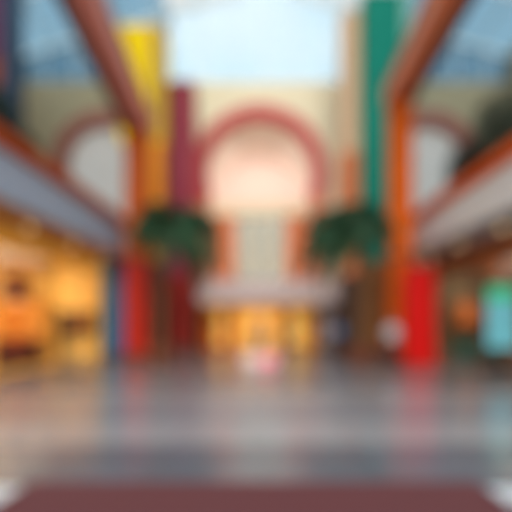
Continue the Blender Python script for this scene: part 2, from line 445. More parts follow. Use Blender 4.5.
# galleries along both sides
G0, G1 = 2.0, 21.6
SOF, GF, PT = 4.45, 5.0, 6.14
def gallery(s, side, pm, cm, sm):
    x = s * 6.2
    t = thing('balcony_parapet', '%s parapet of the %s gallery under a thick orange coping' % ('blue grey' if s < 0 else 'pale grey', side), 'parapet', (x, 12, SOF))
    a, b = sorted((s * 6.32, s * HW))
    struct(MB().box(a, b, G0, G1, SOF + 0.06, GF).build('floor_gallery_' + side, M['mauve']))
    a, b = sorted((s * 6.26, s * (HW)))
    struct(MB().box(a, b, G0, G1, SOF, SOF + 0.055).build('ceiling_gallery_' + side, M[sm]))
    a, b = sorted((s * 6.2, s * 6.315))
    n = 8
    for k in range(n):
        y0 = G0 + (G1 - G0) * k / n; y1 = G0 + (G1 - G0) * (k + 1) / n - 0.03
        MB().box(a, b, y0, y1, SOF + 0.06, 5.70).build('parapet_panel', M[pm], t, bevel=0.012)
    a, b = sorted((s * 6.08, s * 6.42))
    MB().box(a, b, G0, G1, 5.70, PT).build('coping', M[cm], t, bevel=0.05)
    return t
gallery(-1, 'left', 'parapet_l', 'coping', 'soffit_l')
gallery(1, 'right', 'parapet_r', 'coping_r', 'soffit_r')

# columns with their raking beams
def column(s, y, top, label, mt, low_mt, lowz, lowlabel):
    t = thing('column', label, 'column', (s * 5.4, y, 0))
    x = s * 5.4; w = 0.43
    MB().box(x - w, x + w, y - w, y + w, lowz, top).build('shaft', M[mt], t, bevel=0.06)
    MB().box(x - w - .03, x + w + .03, y - w - .03, y + w + .03, 0.25, lowz).build('cladding', M[low_mt], t, bevel=0.06)['label'] = lowlabel
    MB().box(x - w - .1, x + w + .1, y - w - .1, y + w + .1, 0, 0.25).build('base', M['flange'], t, bevel=0.04)
    MB().box(x - w - .06, x + w + .06, y - w - .06, y + w + .06, lowz - 0.08, lowz + 0.08).build('collar', M['flange'], t, bevel=0.03)
    return t
column(-1, 19.0, 9.6, 'burnt orange square column with red lower half by the left gallery', 'orange_l', 'redcol', 4.2, 'red lower half')
column(1, 18.2, 10.45, 'bright orange square column behind the red display stand', 'orange', 'orange', 4.2, 'orange lower half')
def beam(s, y, z, slope, label, mt):
    x = s * 5.4
    t = thing('roof_beam', label, 'beam', (x, y, z))
    y1 = 2.0; z1 = z + (y - y1) * slope
    e = Vector((0, y1 - y, z1 - z)).normalized() * 0.5
    MB().bar((x, y - e.y, z + 0.45 - e.z), (x, y1, z1 + 0.45), 1.02, 0.78).build('web', M[mt], t, bevel=0.05)
    MB().bar((x + s * 0.36, y - e.y * .9, z + 0.02 - e.z * .9), (x + s * 0.36, y1, z1 + 0.02), 0.40, 0.10).build('underside_shade', M['flange'], t, bevel=0.02)  # dark bar on the outer half, coloured as the beam's shaded underside
    MB().bar((x, y - e.y * .9, z + 0.88 - e.z * .9), (x, y1, z1 + 0.88), 1.12, 0.08).build('upper_flange', M['flange'], t, bevel=0.02)
    o = MB().bar((x + s * 0.53, y - e.y * .8, z + 0.45 - e.z * .8), (x + s * 0.53, y1, z1 + 0.45), 0.05, 0.74).build('outer_plate', M['flange'], t)
    return t
beam(-1, 19.0, 9.6, 0.185, 'long dusty terracotta beam rising from the left column towards the roof', 'beam_l')
beam(1, 18.2, 10.45, 0.06, 'long salmon orange beam running from the right column along the roof', 'beam_r')

# tall coloured pillars
def pillar(name_label, x0, x1, y0, y1, top, mt, low_mt, lowz, side=None, lowlabel=None):
    t = thing('tall_pillar', name_label, 'pillar', ((x0 + x1) / 2, (y0 + y1) / 2, 0))
    MB().box(x0, x1, y0, y1, lowz, top).build('shaft', M[mt], t, bevel=0.05)
    if low_mt:
        o = MB().box(x0 - .02, x1 + .02, y0 - .02, y1 + .02, 0.3, lowz).build('lower_cladding', M[low_mt], t, bevel=0.05)
        if lowlabel: o['label'] = lowlabel
    MB().box(x0 - .08, x1 + .08, y0 - .08, y1 + .08, 0, 0.3).build('plinth', M['flange'], t, bevel=0.04)
    MB().box(x0 - .06, x1 + .06, y0 - .06, y1 + .06, top, top + 0.18).build('cap', M['frame'], t, bevel=0.04)
    if side:
        mt2, a, b, z0 = side
        MB().box(a, b, y0 - 0.04, y0 - 0.002, z0, top - 0.1).build('edge_strip', M[mt2], t, bevel=0.01)
    return t
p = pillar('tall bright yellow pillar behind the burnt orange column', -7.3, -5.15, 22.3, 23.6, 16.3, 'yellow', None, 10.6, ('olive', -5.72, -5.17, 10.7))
MB().box(-6.8, -5.12, 22.32, 23.63, 4.6, 10.6).build('middle_cladding', M['amber'], p, bevel=0.05)['label'] = 'middle part tinted as amber light'  # amber colour stands for warm light on the yellow pillar
MB().box(-6.8, -5.14, 22.34, 23.6, 0.3, 4.6).build('lower_cladding', M['dark'], p, bevel=0.05)['label'] = 'dark brown lower part'
pillar('tall teal green pillar behind the bright orange column', 4.85, 7.15, 22.3, 23.6, 18.0, 'teal', 'wood_b', 4.6, ('teal_pale', 6.75, 7.13, 4.7), 'brown timber lower part')
p = pillar('plum and crimson pillar left of the big arch', -5.15, -3.75, 23.2, 24.4, 14.0, 'maroon', 'redcol_d', 4.0, ('crimson', -4.15, -3.77, 4.1), 'red lower part')
p = pillar('slender peach pillar right of the big arch', 3.95, 5.05, 23.2, 24.4, 17.6, 'peach', 'dark', 4.0, None, 'dark brown lower part')
MB().box(3.92, 5.08, 23.17, 24.43, 4.0, 10.4).build('middle_cladding', M['terracotta'], p, bevel=0.05)['label'] = 'terracotta middle part'

# navy pier on the left gallery and hanging banners
t = thing('gallery_pier', 'dark navy pier standing at the back of the left gallery', 'pillar', (-11.3, 20.2, GF))
MB().box(-11.7, -11.0, 19.9, 20.5, GF + 0.2, 17.2).build('shaft', M['navy'], t, bevel=0.04)
MB().box(-11.8, -10.9, 19.8, 20.6, GF, GF + 0.2).build('base', M['black'], t, bevel=0.03)
t = thing('hanging_banner', 'purple and rust cloth banner hanging at the far left edge', 'banner', (-12.5, 20.0, 17.0))
MB().tube([(-13.3, 20, 17.05), (-11.75, 20, 17.05)], 0.05).build('rod', M['black'], t)
mb = MB()
for k in range(12):
    xa = -13.2 + k * 0.12; xb = xa + 0.12
    ya = 20 + 0.04 * math.sin(k * 1.3); yb = 20 + 0.04 * math.sin((k + 1) * 1.3)
    mb.poly([(xa, ya, 13.4), (xb, yb, 13.4), (xb, yb, 17.0), (xa, ya, 17.0)])
mb.build('cloth', M['purple'], t, smooth=True)
mb = MB()
for k in range(12):
    xa = -13.2 + k * 0.12; xb = xa + 0.12
    ya = 20 + 0.04 * math.sin(k * 1.3); yb = 20 + 0.04 * math.sin((k + 1) * 1.3)
    mb.poly([(xa, ya, 11.9), (xb, yb, 11.9), (xb, yb, 13.4), (xa, ya, 13.4)])
mb.build('lower_cloth', M['rust'], t, smooth=True)['label'] = 'rust lower end of the cloth'
for x in (-13.1, -11.9): MB().tube([(x, 20, 17.1), (x, 20, roof_z(x) - 0.04)], 0.015, 8).build('cord', M['black'], t)

# ------------------------------------------------------------------ ground floor pieces
# freestanding blue pier below the end of the left gallery
t = thing('panel_pier', 'blue pier with teal edge under the end of the left gallery', 'pier', (-6.9, 20.8, 0))
MB().box(-7.2, -6.4, 20.5, 21.1, 0.15, SOF - 0.005).build('panel', M['blue'], t, bevel=0.03)
MB().box(-7.42, -7.2, 20.5, 21.1, 0.15, SOF - 0.005).build('edge_panel', M['cyan'], t, bevel=0.03)
MB().box(-7.47, -6.35, 20.45, 21.15, 0, 0.15).build('base', M['black'], t, bevel=0.02)

# red display stand in front of the right column
t = thing('display_stand', 'tall bright red display stand in front of the bright orange column', 'display stand', (5.75, 16.6, 0))
MB().box(5.1, 6.22, 16.4, 16.85, 0.12, 3.55).build('panel', M['red'], t, bevel=0.04)
MB().box(5.02, 6.32, 16.25, 17.0, 0, 0.12).build('base', M['redcol'], t, bevel=0.03)
MB().box(5.06, 6.27, 16.36, 16.89, 3.55, 3.68).build('cap', M['redcol'], t, bevel=0.03)

# middle entrance under the bridge
EX0, EX1 = AX - 3.2, AX + 3.2
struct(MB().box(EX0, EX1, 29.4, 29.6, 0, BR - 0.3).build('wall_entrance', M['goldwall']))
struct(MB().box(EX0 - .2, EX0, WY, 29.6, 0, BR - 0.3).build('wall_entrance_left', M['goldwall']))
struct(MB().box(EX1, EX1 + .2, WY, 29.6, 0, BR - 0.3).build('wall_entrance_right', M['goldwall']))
t = thing('entrance_portal', 'glowing amber shop entrance below the bridge at the far end', 'shopfront', (AX, WY, 0))
MB().box(EX0, EX1, WY - 0.02, WY + 0.3, 2.25, BR - 0.29).build('header', M['gold'], t, bevel=0.02)
for x, mt in ((EX0 + .3, 'orange'), (AX - 1.75, 'orange'), (AX + 1.45, 'orange'), (EX1 - .3, 'amber')):
    MB().box(x - 0.3, x + 0.3, WY - 0.02, WY + 0.3, 0, 2.249).build('post', M[mt], t, bevel=0.02)
for x0, x1 in ((EX0 + .6, AX - 2.05), (AX + 1.75, EX1 - .6)):
    MB().box(x0, x1, WY + 0.1, WY + 0.16, 0.25, 2.249).build('side_panel', M['goldglow'], t)
    MB().box(x0, x1, WY + 0.05, WY + 0.2, 0, 0.25).build('bottom_rail', M['wood_b'], t)
MB().box(AX - 1.45, AX + 1.15, 29.2, 29.38, 0.0, 2.2).build('lit_back_panel', M['goldglow'], t)
MB().box(AX - 0.45, AX + 0.35, 29.1, 29.199, 0.0, 1.9).build('lit_doorway', M['whiteglow'], t)

# low block added where the floor shows a bright reflection streak
t = thing('reflection_block', 'low pale block with pink middle, made up as a floor reflection', 'reflection_block', (-0.2, 16.2, 0))
MB().box(-0.85, 0.45, 15.9, 16.6, 0.06, 0.40).build('body', M['reflection_block'], t, bevel=0.04)
MB().box(-0.15, 0.30, 15.86, 15.899, 0.08, 0.39).build('front_panel', M['pinkglow'], t, bevel=0.01)['label'] = 'pink tone of the reflection'
MB().box(-0.92, 0.52, 15.84, 16.66, 0.40, 0.46).build('top_slab', M['reflection_block'], t, bevel=0.02)
MB().box(-0.8, 0.4, 15.95, 16.55, 0, 0.06).build('plinth', M['steel'], t)

# framed shop windows in the dark fronts beside the entrance
def front(x0, x1, label, mt):
    t = thing('shop_window', label, 'shop window', ((x0 + x1) / 2, WY - 0.05, 0))
    mb = MB()
    y0, y1 = WY - 0.16, WY - 0.003
    mb.box(x0, x0 + .12, y0, y1, 0, 2.5); mb.box(x1 - .12, x1, y0, y1, 0, 2.5)
    mb.box(x0 + .12, x1 - .12, y0, y1, 0, .3); mb.box(x0 + .12, x1 - .12, y0, y1, 2.38, 2.5)
    mb.build('frame', M['wood'], t, bevel=0.015)
    MB().box(x0 + .12, x1 - .12, WY - 0.05, WY - 0.004, .3, 2.38).build('backdrop', M[mt], t)
    MB().box(x0 + .12, x1 - .12, WY - 0.10, WY - 0.085, .3, 2.38).build('glass_pane', M['glass'], t)
front(-6.9, -5.3, 'brown shop window at the far end between yellow and plum pillars', 'wood_b')
front(5.3, 7.6, 'brown timber shop window at the far end behind the teal pillar', 'wood_o')
front(2.95, 3.95, 'narrow grey shop window right of the amber entrance', 'mauve')

# ---------------- left shop
def shop(s, side, endm, floor_m, ceil_light):
    a, b = sorted((s * 8.0, s * HW))
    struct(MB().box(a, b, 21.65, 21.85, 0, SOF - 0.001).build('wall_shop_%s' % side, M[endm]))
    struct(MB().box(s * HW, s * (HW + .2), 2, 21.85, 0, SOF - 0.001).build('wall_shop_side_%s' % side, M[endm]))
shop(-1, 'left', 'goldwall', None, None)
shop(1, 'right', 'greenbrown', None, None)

def storefront(s, label, pm, hm, spans, hz):
    t = thing('storefront', label, 'shopfront', (s * 8.0, 15, 0))
    a, b = sorted((s * 7.92, s * 8.08))
    ys = spans
    MB().box(a, b, ys[0] - .09, ys[-1] + .09, hz, SOF - 0.005).build('header', M[hm], t, bevel=0.02)
    for y in ys:
        MB().box(a, b, y - .09, y + .09, 0, hz - 0.001).build('post', M[pm], t, bevel=0.015)
    for y0, y1 in list(zip(ys, ys[1:]))[:-1]:
        MB().box(s * 8 - .012, s * 8 + .012, y0 + .09, y1 - .09, 0.12, hz - 0.001).build('glass_pane', M['glass'], t)
        MB().box(a + .02, b - .02, y0 + .09, y1 - .09, 0, 0.12).build('bottom_rail', M[pm], t)
    return t
storefront(-1, 'gold framed glass shopfront below the left gallery', 'gold', 'gold', [5.0, 9.0, 13.0, 17.0, 21.4], 3.95)
storefront(1, 'timber framed glass shopfront below the right gallery', 'wood', 'wood_h', [5.0, 9.0, 13.0, 17.2, 21.4], 3.7)

# shelves and goods of the left shop
def shelf_unit(x0, x1, y0, y1, h, label, mt, backm, n=4):
    t = thing('shelf_unit', label, 'shelf', ((x0 + x1) / 2, (y0 + y1) / 2, 0))
    for x in (x0, x1 - .05): MB().box(x, x + .05, y0, y1, 0, h).build('side_panel', M[mt], t, bevel=.005)
    MB().box(x0 + .05, x1 - .05, y1 - .03, y1, 0.0, h).build('back_panel', M[backm], t)
    for k in range(n + 1):
        z = 0.08 + (h - 0.13) * k / n
        MB().box(x0 + .05, x1 - .05, y0 + .01, y1 - .031, z, z + .045).build('shelf_board', M[mt], t)
    return t
shelf_unit(-13.6, -12.1, 21.1, 21.62, 2.4, 'gold shelf unit at the far left of the golden shop wall', 'gold', 'goldglow')
shelf_unit(-11.8, -10.4, 21.1, 21.62, 2.6, 'bright backlit shelf unit in the middle of the golden shop wall', 'gold', 'goldglow')
t = thing('wall_cabinet', 'brown and black cabinet hung on the end wall of the golden shop', 'cabinet', (-9.2, 21.4, 0.95))
MB().box(-10.1, -8.2, 21.1, 21.645, 0.95, 2.15).build('carcass', M['wood_b'], t, bevel=0.02)
for x0, x1, mt, lb in ((-10.06, -9.17, 'black', 'black left door'), (-9.13, -8.24, 'wood_b', 'brown right door')):
    d = MB().box(x0, x1, 21.06, 21.099, 1.0, 2.1).build('door', M[mt], t, bevel=0.008); d['label'] = lb
    MB().tube([((x0 + x1) / 2, 21.04, 1.2), ((x0 + x1) / 2, 21.04, 1.4)], 0.015, 8).build('handle', M['steel'], d)
# dark counter low at the left edge
t = thing('sales_counter', 'dark brown sales counter at the left edge in the golden shop', 'counter', (-9.0, 16.1, 0))
MB().box(-9.7, -8.2, 15.7, 16.5, 0.1, 0.95).build('body', M['dark'], t, bevel=0.03)
MB().box(-9.78, -8.12, 15.62, 16.58, 0.95, 1.0).build('worktop', M['black'], t, bevel=0.01)
MB().box(-9.65, -8.25, 15.76, 16.44, 0, 0.1).build('plinth', M['black'], t)
# pendant lamp
def pendant(x, y, z, r, label, mt, light_w, group=None):
    t = thing('pendant_lamp', label, 'lamp', (x, y, z), group)
    MB().lathe((x, y, z), [(r, 0), (r * 1.02, .05), (r * .92, .40), (r * .66, .70), (r * .2, .86), (.03, .88)]).build('shade', M[mt], t, smooth=False)
    MB().tube([(x, y, z + .86), (x, y, SOF - .04)], .012, 8).build('cord', M['black'], t)
    MB().lathe((x, y, SOF - .05), [(.06, 0), (.06, .045)], 16).build('ceiling_rose', M['black'], t)
    MB().ell((x, y, z - .02), (.09, .09, .09)).build('bulb', M['lamp'], t, smooth=True)
    return t
pendant(-8.62, 15.6, 2.35, 0.50, 'large dark brown bell shaped pendant lamp over the shop counter', 'black', 60)

# ---------------- right shop
t = thing('crossbeam', 'brown timber crossbeam below the right gallery soffit', 'beam', (10.5, 17.3, 3.5))
MB().box(8.1, 13.95, 17.1, 17.5, 3.35, 3.95).build('beam', M['wood_o'], t, bevel=0.03)
for x in (8.5, 10.5, 12.5): MB().tube([(x, 17.3, 3.94), (x, 17.3, SOF)], 0.03, 8).build('hanger', M['black'], t)
t = thing('display_screen', 'tall glowing cyan screen with green top at the right edge', 'screen', (7.25, 13.8, 0))
MB().box(6.72, 7.78, 13.8, 13.92, 0.75, 2.75).build('housing', M['black'], t, bevel=0.02)
MB().box(6.77, 7.73, 13.775, 13.799, 0.80, 2.25).build('screen', M['screen'], t)
MB().box(6.77, 7.73, 13.775, 13.799, 2.25, 2.70).build('screen_header', M['screen_g'], t)['label'] = 'green lit upper strip'
MB().box(7.12, 7.38, 13.82, 13.90, 0.04, 0.75).build('post', M['black'], t)
MB().box(6.85, 7.65, 13.6, 14.1, 0, 0.04).build('base', M['black'], t, bevel=0.01)
t = thing('shop_counter', 'teal service counter inside the right shop', 'counter', (9.4, 20.0, 0))
MB().box(8.5, 10.2, 19.7, 20.4, 0.08, 0.95).build('body', M['counter'], t, bevel=0.03)
MB().box(8.42, 10.28, 19.62, 20.48, 0.95, 1.0).build('worktop', M['wood_b'], t, bevel=0.01)
MB().box(8.55, 10.15, 19.76, 20.34, 0, 0.08).build('plinth', M['black'], t)
t = thing('wall_cabinet', 'orange oak cabinet on the end wall above the teal counter', 'cabinet', (9.6, 21.4, 1.4))
MB().box(9.0, 10.5, 21.2, 21.645, 1.4, 2.5).build('carcass', M['wood_o'], t, bevel=0.02)
for x0, x1 in ((9.05, 9.73), (9.77, 10.45)):
    d = MB().box(x0, x1, 21.17, 21.199, 1.45, 2.45).build('door', M['wood_o'], t, bevel=0.01)
    MB().tube([((x0 + x1) / 2, 21.15, 1.55), ((x0 + x1) / 2, 21.15, 1.7)], 0.015, 8).build('handle', M['steel'], d)

# added soffit lamps, unseen, as a source for the warm light
def added_downlight(x, y, label, grp):
    t = thing('added_downlight', label, 'lamp', (x, y, SOF), grp)
    MB().lathe((x, y, SOF - .03), [(.12, 0), (.13, .029)], 20).build('rim', M['steel'], t)
    MB().lathe((x, y, SOF - .036), [(.085, 0), (.085, .005)], 20).build('lens', M['lamp'], t)
    return t
for s, side in ((-1, 'left'), (1, 'right')):
    proto = None
    for k, place in enumerate(('nearest of its row', 'middle of its row', 'farthest of its row')):
        y = 13.5 + k * 3.0
        lab = 'added small round lamp in the %s gallery soffit, %s' % (side, place)
        if proto is None:
            proto = added_downlight(s * 7.1, y, lab, 'added lamps in the gallery soffits')
        else:
            c = copy_tree(proto); c.location = (s * 7.1, y, SOF); c['label'] = lab

# ------------------------------------------------------------------ red carpet and white inlays at the front
t = thing('carpet', 'dark red carpet laid across the floor at the bottom of the view', 'carpet', (0, 2.5, 0))
MB().box(-2.26, 2.03, 0.9, 4.42, 0.001, 0.012).build('pile', M['mat_red'], t)
mb = MB()
mb.box(-2.32, 2.09, 4.42, 4.48, 0.001, 0.014).box(-2.32, 2.09, 0.84, 0.9, 0.001, 0.014).box(-2.32, -2.26, 0.9, 4.42, 0.001, 0.014).box(2.03, 2.09, 0.9, 4.42, 0.001, 0.014)
mb.build('binding', M['mat_edge'], t)
for i, (x0, x1) in enumerate(((-3.4, -2.36), (2.13, 3.2))):
    struct(MB().box(x0, x1, 3.95, 4.35, 0.0005, 0.004).build('trim_%d' % (i + 1), M['inlay']))

# ------------------------------------------------------------------ plants
def frond_mesh(L, drop, rise):
    """an arching palm frond along +X from the origin"""
    mb = MB(); bm = mb.bm; n = 26; pts = []
    for i in range(n + 1):
        u = i / n
        pts.append(Vector((L * (u - 0.12 * u * u), 0, rise * L * math.sin(min(u * 1.9, PI / 2) ) * (1 - 0.2 * u) - drop * L * u ** 2.2)))
    mb.tube(pts, [0.022 * (1 - 0.8 * i / n) + 0.003 for i in range(n + 1)], 6)
    for i in range(3, n + 1):
        u = i / n; p = pts[i]; d = (pts[min(i + 1, n)] - pts[i - 1]).normalized()
        ll = L * 0.40 * math.sin(PI * min(1, 0.16 + 0.80 * u)) + 0.04
        for s in (-1, 1):
            tip = p + d * (ll * 0.62) + Vector((0, s * ll * 0.72, -ll * 0.42))
            mid = p + (tip - p) * 0.45 + Vector((0, 0, ll * 0.08)); w = d * 0.05
            a = bm.verts.new(p); b = bm.verts.new(mid + w); c = bm.verts.new(tip); e = bm.verts.new(mid - w)
            bm.faces.new((a, b, c, e))
    bmesh.ops.recalc_face_normals(bm, faces=bm.faces)
    me = bpy.data.meshes.new('frond'); bm.to_mesh(me); bm.free(); me.materials.append(M['leaf'])
    return me
FR = [frond_mesh(2.0, 0.62, 0.42), frond_mesh(1.75, 0.85, 0.40), frond_mesh(1.6, 0.40, 0.62)]
def palm(x, y, h, label, lean, seed):
    rnd = random.Random(seed)
    t = thing('potted_palm', label, 'palm', (x, y, 0))
    MB().lathe((x, y, 0), [(.34, 0), (.40, .1), (.50, .62), (.54, .64), (.54, .74), (.46, .74), (.44, .64)]).build('pot', M['pot'], t)
    MB().lathe((x, y, .64), [(.44, 0), (.44, .03)]).build('soil', M['soil'], t)
    pts = []; rad = []
    for i in range(19):
        u = i / 18; pts.append((x + lean * u * u, y, .64 + (h - .64) * u)); rad.append((.13 - .04 * u) * (1.12 if i % 2 else 0.95))
    MB().tube(pts, rad, 14).build('trunk', M['bark'], t)
    n = 28
    for k in range(n):
        az = 2 * PI * (k * 0.381966) + rnd.uniform(-.2, .2)
        lv = k / n
        inward = math.cos(az) * (1 if x < 0 else -1)
        me = FR[2] if lv < .3 else FR[0] if lv < .65 else FR[1]
        o = bpy.data.objects.new('frond', me); COL.objects.link(o); o.parent = t
        o.location = (lean, 0, h - .05 + .12 * (1 - lv))
        sc = 1.10 + (0.42 if inward > 0 else 0.30) * inward
        o.rotation_euler = (0, -0.25 + 0.35 * lv + 0.38 * max(0, inward), az); o.scale = (sc, sc, sc)
    return t
palm(-3.95, 17.0, 5.0, 'tall potted palm with drooping green fronds left of the big arch', 0.15, 3)
palm(3.5, 16.8, 5.0, 'tall potted palm with drooping green fronds right of the big arch', -0.05, 5)

def bush(x, y, z0, h, r, label, seed, mt='leaf_d'):
    rnd = random.Random(seed)
    t = thing('potted_shrub', label, 'plant', (x, y, z0))
    MB().lathe((x, y, z0), [(.20, 0), (.24, .06), (.30, .46), (.33, .48), (.33, .55), (.28, .55), (.27, .5)]).build('pot', M['pot_d'], t)
    mb = MB(); mb.tube([(x, y, z0 + .5), (x + .04, y, z0 + h * .45), (x, y, z0 + h * .75)], [.05, .04, .02], 8)
    for k in range(7):
        a = k * 2.4; zz = z0 + h * (.4 + .05 * k)
        mb.tube([(x, y, zz - .15), (x + r * .6 * math.cos(a), y + r * .6 * math.sin(a), zz + r * .45)], [.025, .01], 6)
    mb.build('stem', M['bark'], t)
    mb = MB(); bm = mb.bm
    for k in range(2200):
        d = Vector((rnd.gauss(0, 1), rnd.gauss(0, 1), rnd.gauss(0, 1))).normalized() * (rnd.random() ** 0.4)
        p = Vector((x + d.x * r, y + d.y * r, z0 + h * .66 + d.z * h * .34))
        q = Euler((rnd.uniform(-1, 1), rnd.uniform(-1, 1), rnd.uniform(0, 6.3))).to_matrix()
        l = rnd.uniform(.10, .17)
        vs = [bm.verts.new(p + q @ Vector(c)) for c in ((0, 0, 0), (l * .5, l * .28, .015), (l, 0, 0), (l * .5, -l * .28, .015))]
        bm.faces.new(vs)
    mb.build('foliage', M[mt], t)
    return t
bush(-7.3, 11.9, GF, 2.9, .72, 'dark green potted shrub on the left gallery nearest the frame edge', 1)
bush(-7.4, 13.6, GF, 2.35, .50, 'lower dark green potted shrub on the left gallery, behind the nearest one', 2)
bush(7.35, 14.0, GF, 3.8, .95, 'tallest dark green potted shrub on the right gallery', 3)
bush(7.25, 16.2, GF, 3.1, .75, 'medium green potted shrub behind the tallest one on the right gallery', 4, 'leaf_d')

# ------------------------------------------------------------------ people
def skin_graph(verts, edges, radii, sub=1):
    me = bpy.data.meshes.new('tmp'); me.from_pydata(verts, edges, [])
    o = bpy.data.objects.new('tmp', me); COL.objects.link(o)
    o.modifiers.new('s', 'SKIN')
    for i, r in enumerate(radii):
        sv = me.skin_vertices[0].data[i]
        sv.radius = r if isinstance(r, tuple) else (r, r); sv.use_root = (i == 0)
    m = o.modifiers.new('u', 'SUBSURF'); m.levels = sub; m.render_levels = sub
    dg = bpy.context.evaluated_depsgraph_get()
    res = bpy.data.meshes.new_from_object(o.evaluated_get(dg))
    bpy.data.objects.remove(o)
    return res
def remesh(bm, vox):
    me = bpy.data.meshes.new('tmp'); bm.to_mesh(me)
    o = bpy.data.objects.new('tmp', me); COL.objects.link(o)
    r = o.modifiers.new('r', 'REMESH'); r.mode = 'VOXEL'; r.voxel_size = vox; r.use_smooth_shade = True
    s = o.modifiers.new('sm', 'SMOOTH'); s.iterations = 3; s.factor = 0.4
    res = bpy.data.meshes.new_from_object(o.evaluated_get(bpy.context.evaluated_depsgraph_get()))
    bpy.data.objects.remove(o)
    return res
def obj_from(name, me, m, parent):
    for p in me.polygons: p.use_smooth = True
    me.materials.clear(); me.materials.append(m); me.name = name
    o = bpy.data.objects.new(name, me); COL.objects.link(o); o.parent = parent
    return o

def person(label, loc, rot, shirt, trouser, hair, skin='skin', stride=0.0, long_sleeve=True, long_hair=False, scale=1.0, female=False, grp=None):
    t = thing('person', label, 'person', loc, grp)
    t.rotation_euler = (0, 0, rot); t.scale = (scale,) * 3
    sw = 0.17 if female else 0.195
    hipw = 0.095
    # faces -Y
    P = {}
    P['pel'] = (0, 0, .95); P['sp'] = (0, .005, 1.12); P['ch'] = (0, .01, 1.30); P['nk'] = (0, .01, 1.46); P['hb'] = (0, -.005, 1.55)
    a = stride
    for s, k in ((-1, 'R'), (1, 'L')):
        f = a * s
        P['sh' + k] = (s * sw, .01, 1.42)
        P['el' + k] = (s * (sw + .055), .03 + f * .35, 1.12)
        P['wr' + k] = (s * (sw + .065), -.05 + f * .7, .88)
        P['pa' + k] = (s * (sw + .065), -.07 + f * .8, .81)
        P['hi' + k] = (s * hipw, 0, .90)
        P['kn' + k] = (s * (hipw + .005), -.02 - f * .45 - abs(a) * .1, .50)
        P['an' + k] = (s * (hipw + .01), .03 - f * .75 + (abs(a) * .25 if f < 0 else 0), .09 + (.05 * min(1, abs(a) * 3) if f < 0 else 0))
        P['to' + k] = (P['an' + k][0] + s * .02, P['an' + k][1] - .15, .035 + (.01 if f < 0 else 0))
    R = {'pel': (.145, .105), 'sp': (.125, .095), 'ch': (.145, .105), 'nk': .058, 'hb': .055}
    for k in 'RL':
        R['sh' + k] = .066; R['el' + k] = .043; R['wr' + k] = .029; R['pa' + k] = (.040, .020)
        R['hi' + k] = .088; R['kn' + k] = .058; R['an' + k] = .040; R['to' + k] = .034
    E = [('pel', 'sp'), ('sp', 'ch'), ('ch', 'nk'), ('nk', 'hb')]
    for k in 'RL':
        E += [('ch', 'sh' + k), ('sh' + k, 'el' + k), ('el' + k, 'wr' + k), ('wr' + k, 'pa' + k), ('pel', 'hi' + k), ('hi' + k, 'kn' + k), ('kn' + k, 'an' + k), ('an' + k, 'to' + k)]
    def graph(keys, grow, over={}):
        idx = {k: i for i, k in enumerate(keys)}
        vs = [over.get(k, P[k]) for k in keys]
        rs = []
        for k in keys:
            r = R[k]; r = r if isinstance(r, tuple) else (r, r); rs.append((r[0] + grow, r[1] + grow))
        return skin_graph(vs, [(idx[a], idx[b]) for a, b in E if a in idx and b in idx], rs, 1)
    allk = ['pel', 'sp', 'ch', 'nk', 'hb'] + [j + k for k in 'RL' for j in ('sh', 'el', 'wr', 'pa', 'hi', 'kn', 'an', 'to')]
    mb = MB(); bm = mb.bm
    bm.from_mesh(graph(allk, 0))
    # head: skull, jaw, nose, brow, ears
    mb.ell((0, .012, 1.655), (.076, .094, .098), 20, 14); mb.ell((0, -.022, 1.600), (.056, .066, .062), 16, 10)
    mb.tube([(0, -.078, 1.665), (0, -.098, 1.625), (0, -.084, 1.612)], [.011, .015, .012], 8)
    mb.ell((0, -.075, 1.585), (.026, .012, .009), 10, 6)
    for s in (-1, 1): mb.ell((s * .078, .02, 1.645), (.011, .020, .031), 10, 6)
    # hands: four unequal curled fingers and a thumb from the side of each palm
    for s, k in ((-1, 'R'), (1, 'L')):
        px, py, pz = P['pa' + k]
        for q, ln in enumerate((.070, .080, .074, .058)):
            oy = -.027 + q * .018
            mb.tube([(px, py + oy, pz - .005), (px - s * .004, py + oy * 1.1, pz - .03 - ln * .3), (px - s * .018, py + oy * 1.1, pz - .03 - ln * .75), (px - s * .034, py + oy * 1.1, pz - .03 - ln)], [.0095, .009, .0085, .007], 8)
        mb.tube([(px, py - .022, pz + .03), (px - s * .012, py - .048, pz + .005), (px - s * .02, py - .055, pz - .028)], [.012, .010, .008], 8)
    me = remesh(bm, .0075); bm.free()
    body = obj_from('body', me, M[skin], t)
    # eyes
    for s in (-1, 1):
        mb2 = MB(); mb2.ell((s * .031, -.072, 1.660), (.011, .009, .008), 10, 6)
        bmx = mb2.bm; m3 = bpy.data.meshes.new('eye'); bmx.to_mesh(m3); bmx.free(); obj_from('eye', m3, M['eye'], body)
    # clothes: shells grown out of the body surface
    V = {k: Vector(p) for k, p in P.items()}
    trunk = [('pel', 'sp'), ('sp', 'ch'), ('ch', 'nk'), ('nk', 'hb'), ('ch', 'shR'), ('ch', 'shL'), ('pel', 'hiR'), ('pel', 'hiL')]
    def where(p):
        best = None
        for a_, b_ in E:
            A, B = V[a_], V[b_]; d = B - A
            u = max(0, min(1, (p - A).dot(d) / d.length_squared))
            r = R[a_]; r = max(r) if isinstance(r, tuple) else r
            q = (p - (A + d * u)).length - r * .5
            if best is None or q < best[0]: best = (q, a_, b_, u)
        return best[1], best[2], best[3]
    def in_shirt(p):
        a_, b_, u = where(p)
        if a_.startswith('sh'): return True
        if a_.startswith('el'): return long_sleeve and u < .90
        if (a_, b_) in trunk: return .90 < p.z < 1.47
        return False
    def in_trousers(p):
        a_, b_, u = where(p)
        if a_.startswith('hi'): return True
        if a_.startswith('kn'): return u < .97
        if (a_, b_) in trunk: return p.z < .985
        return False
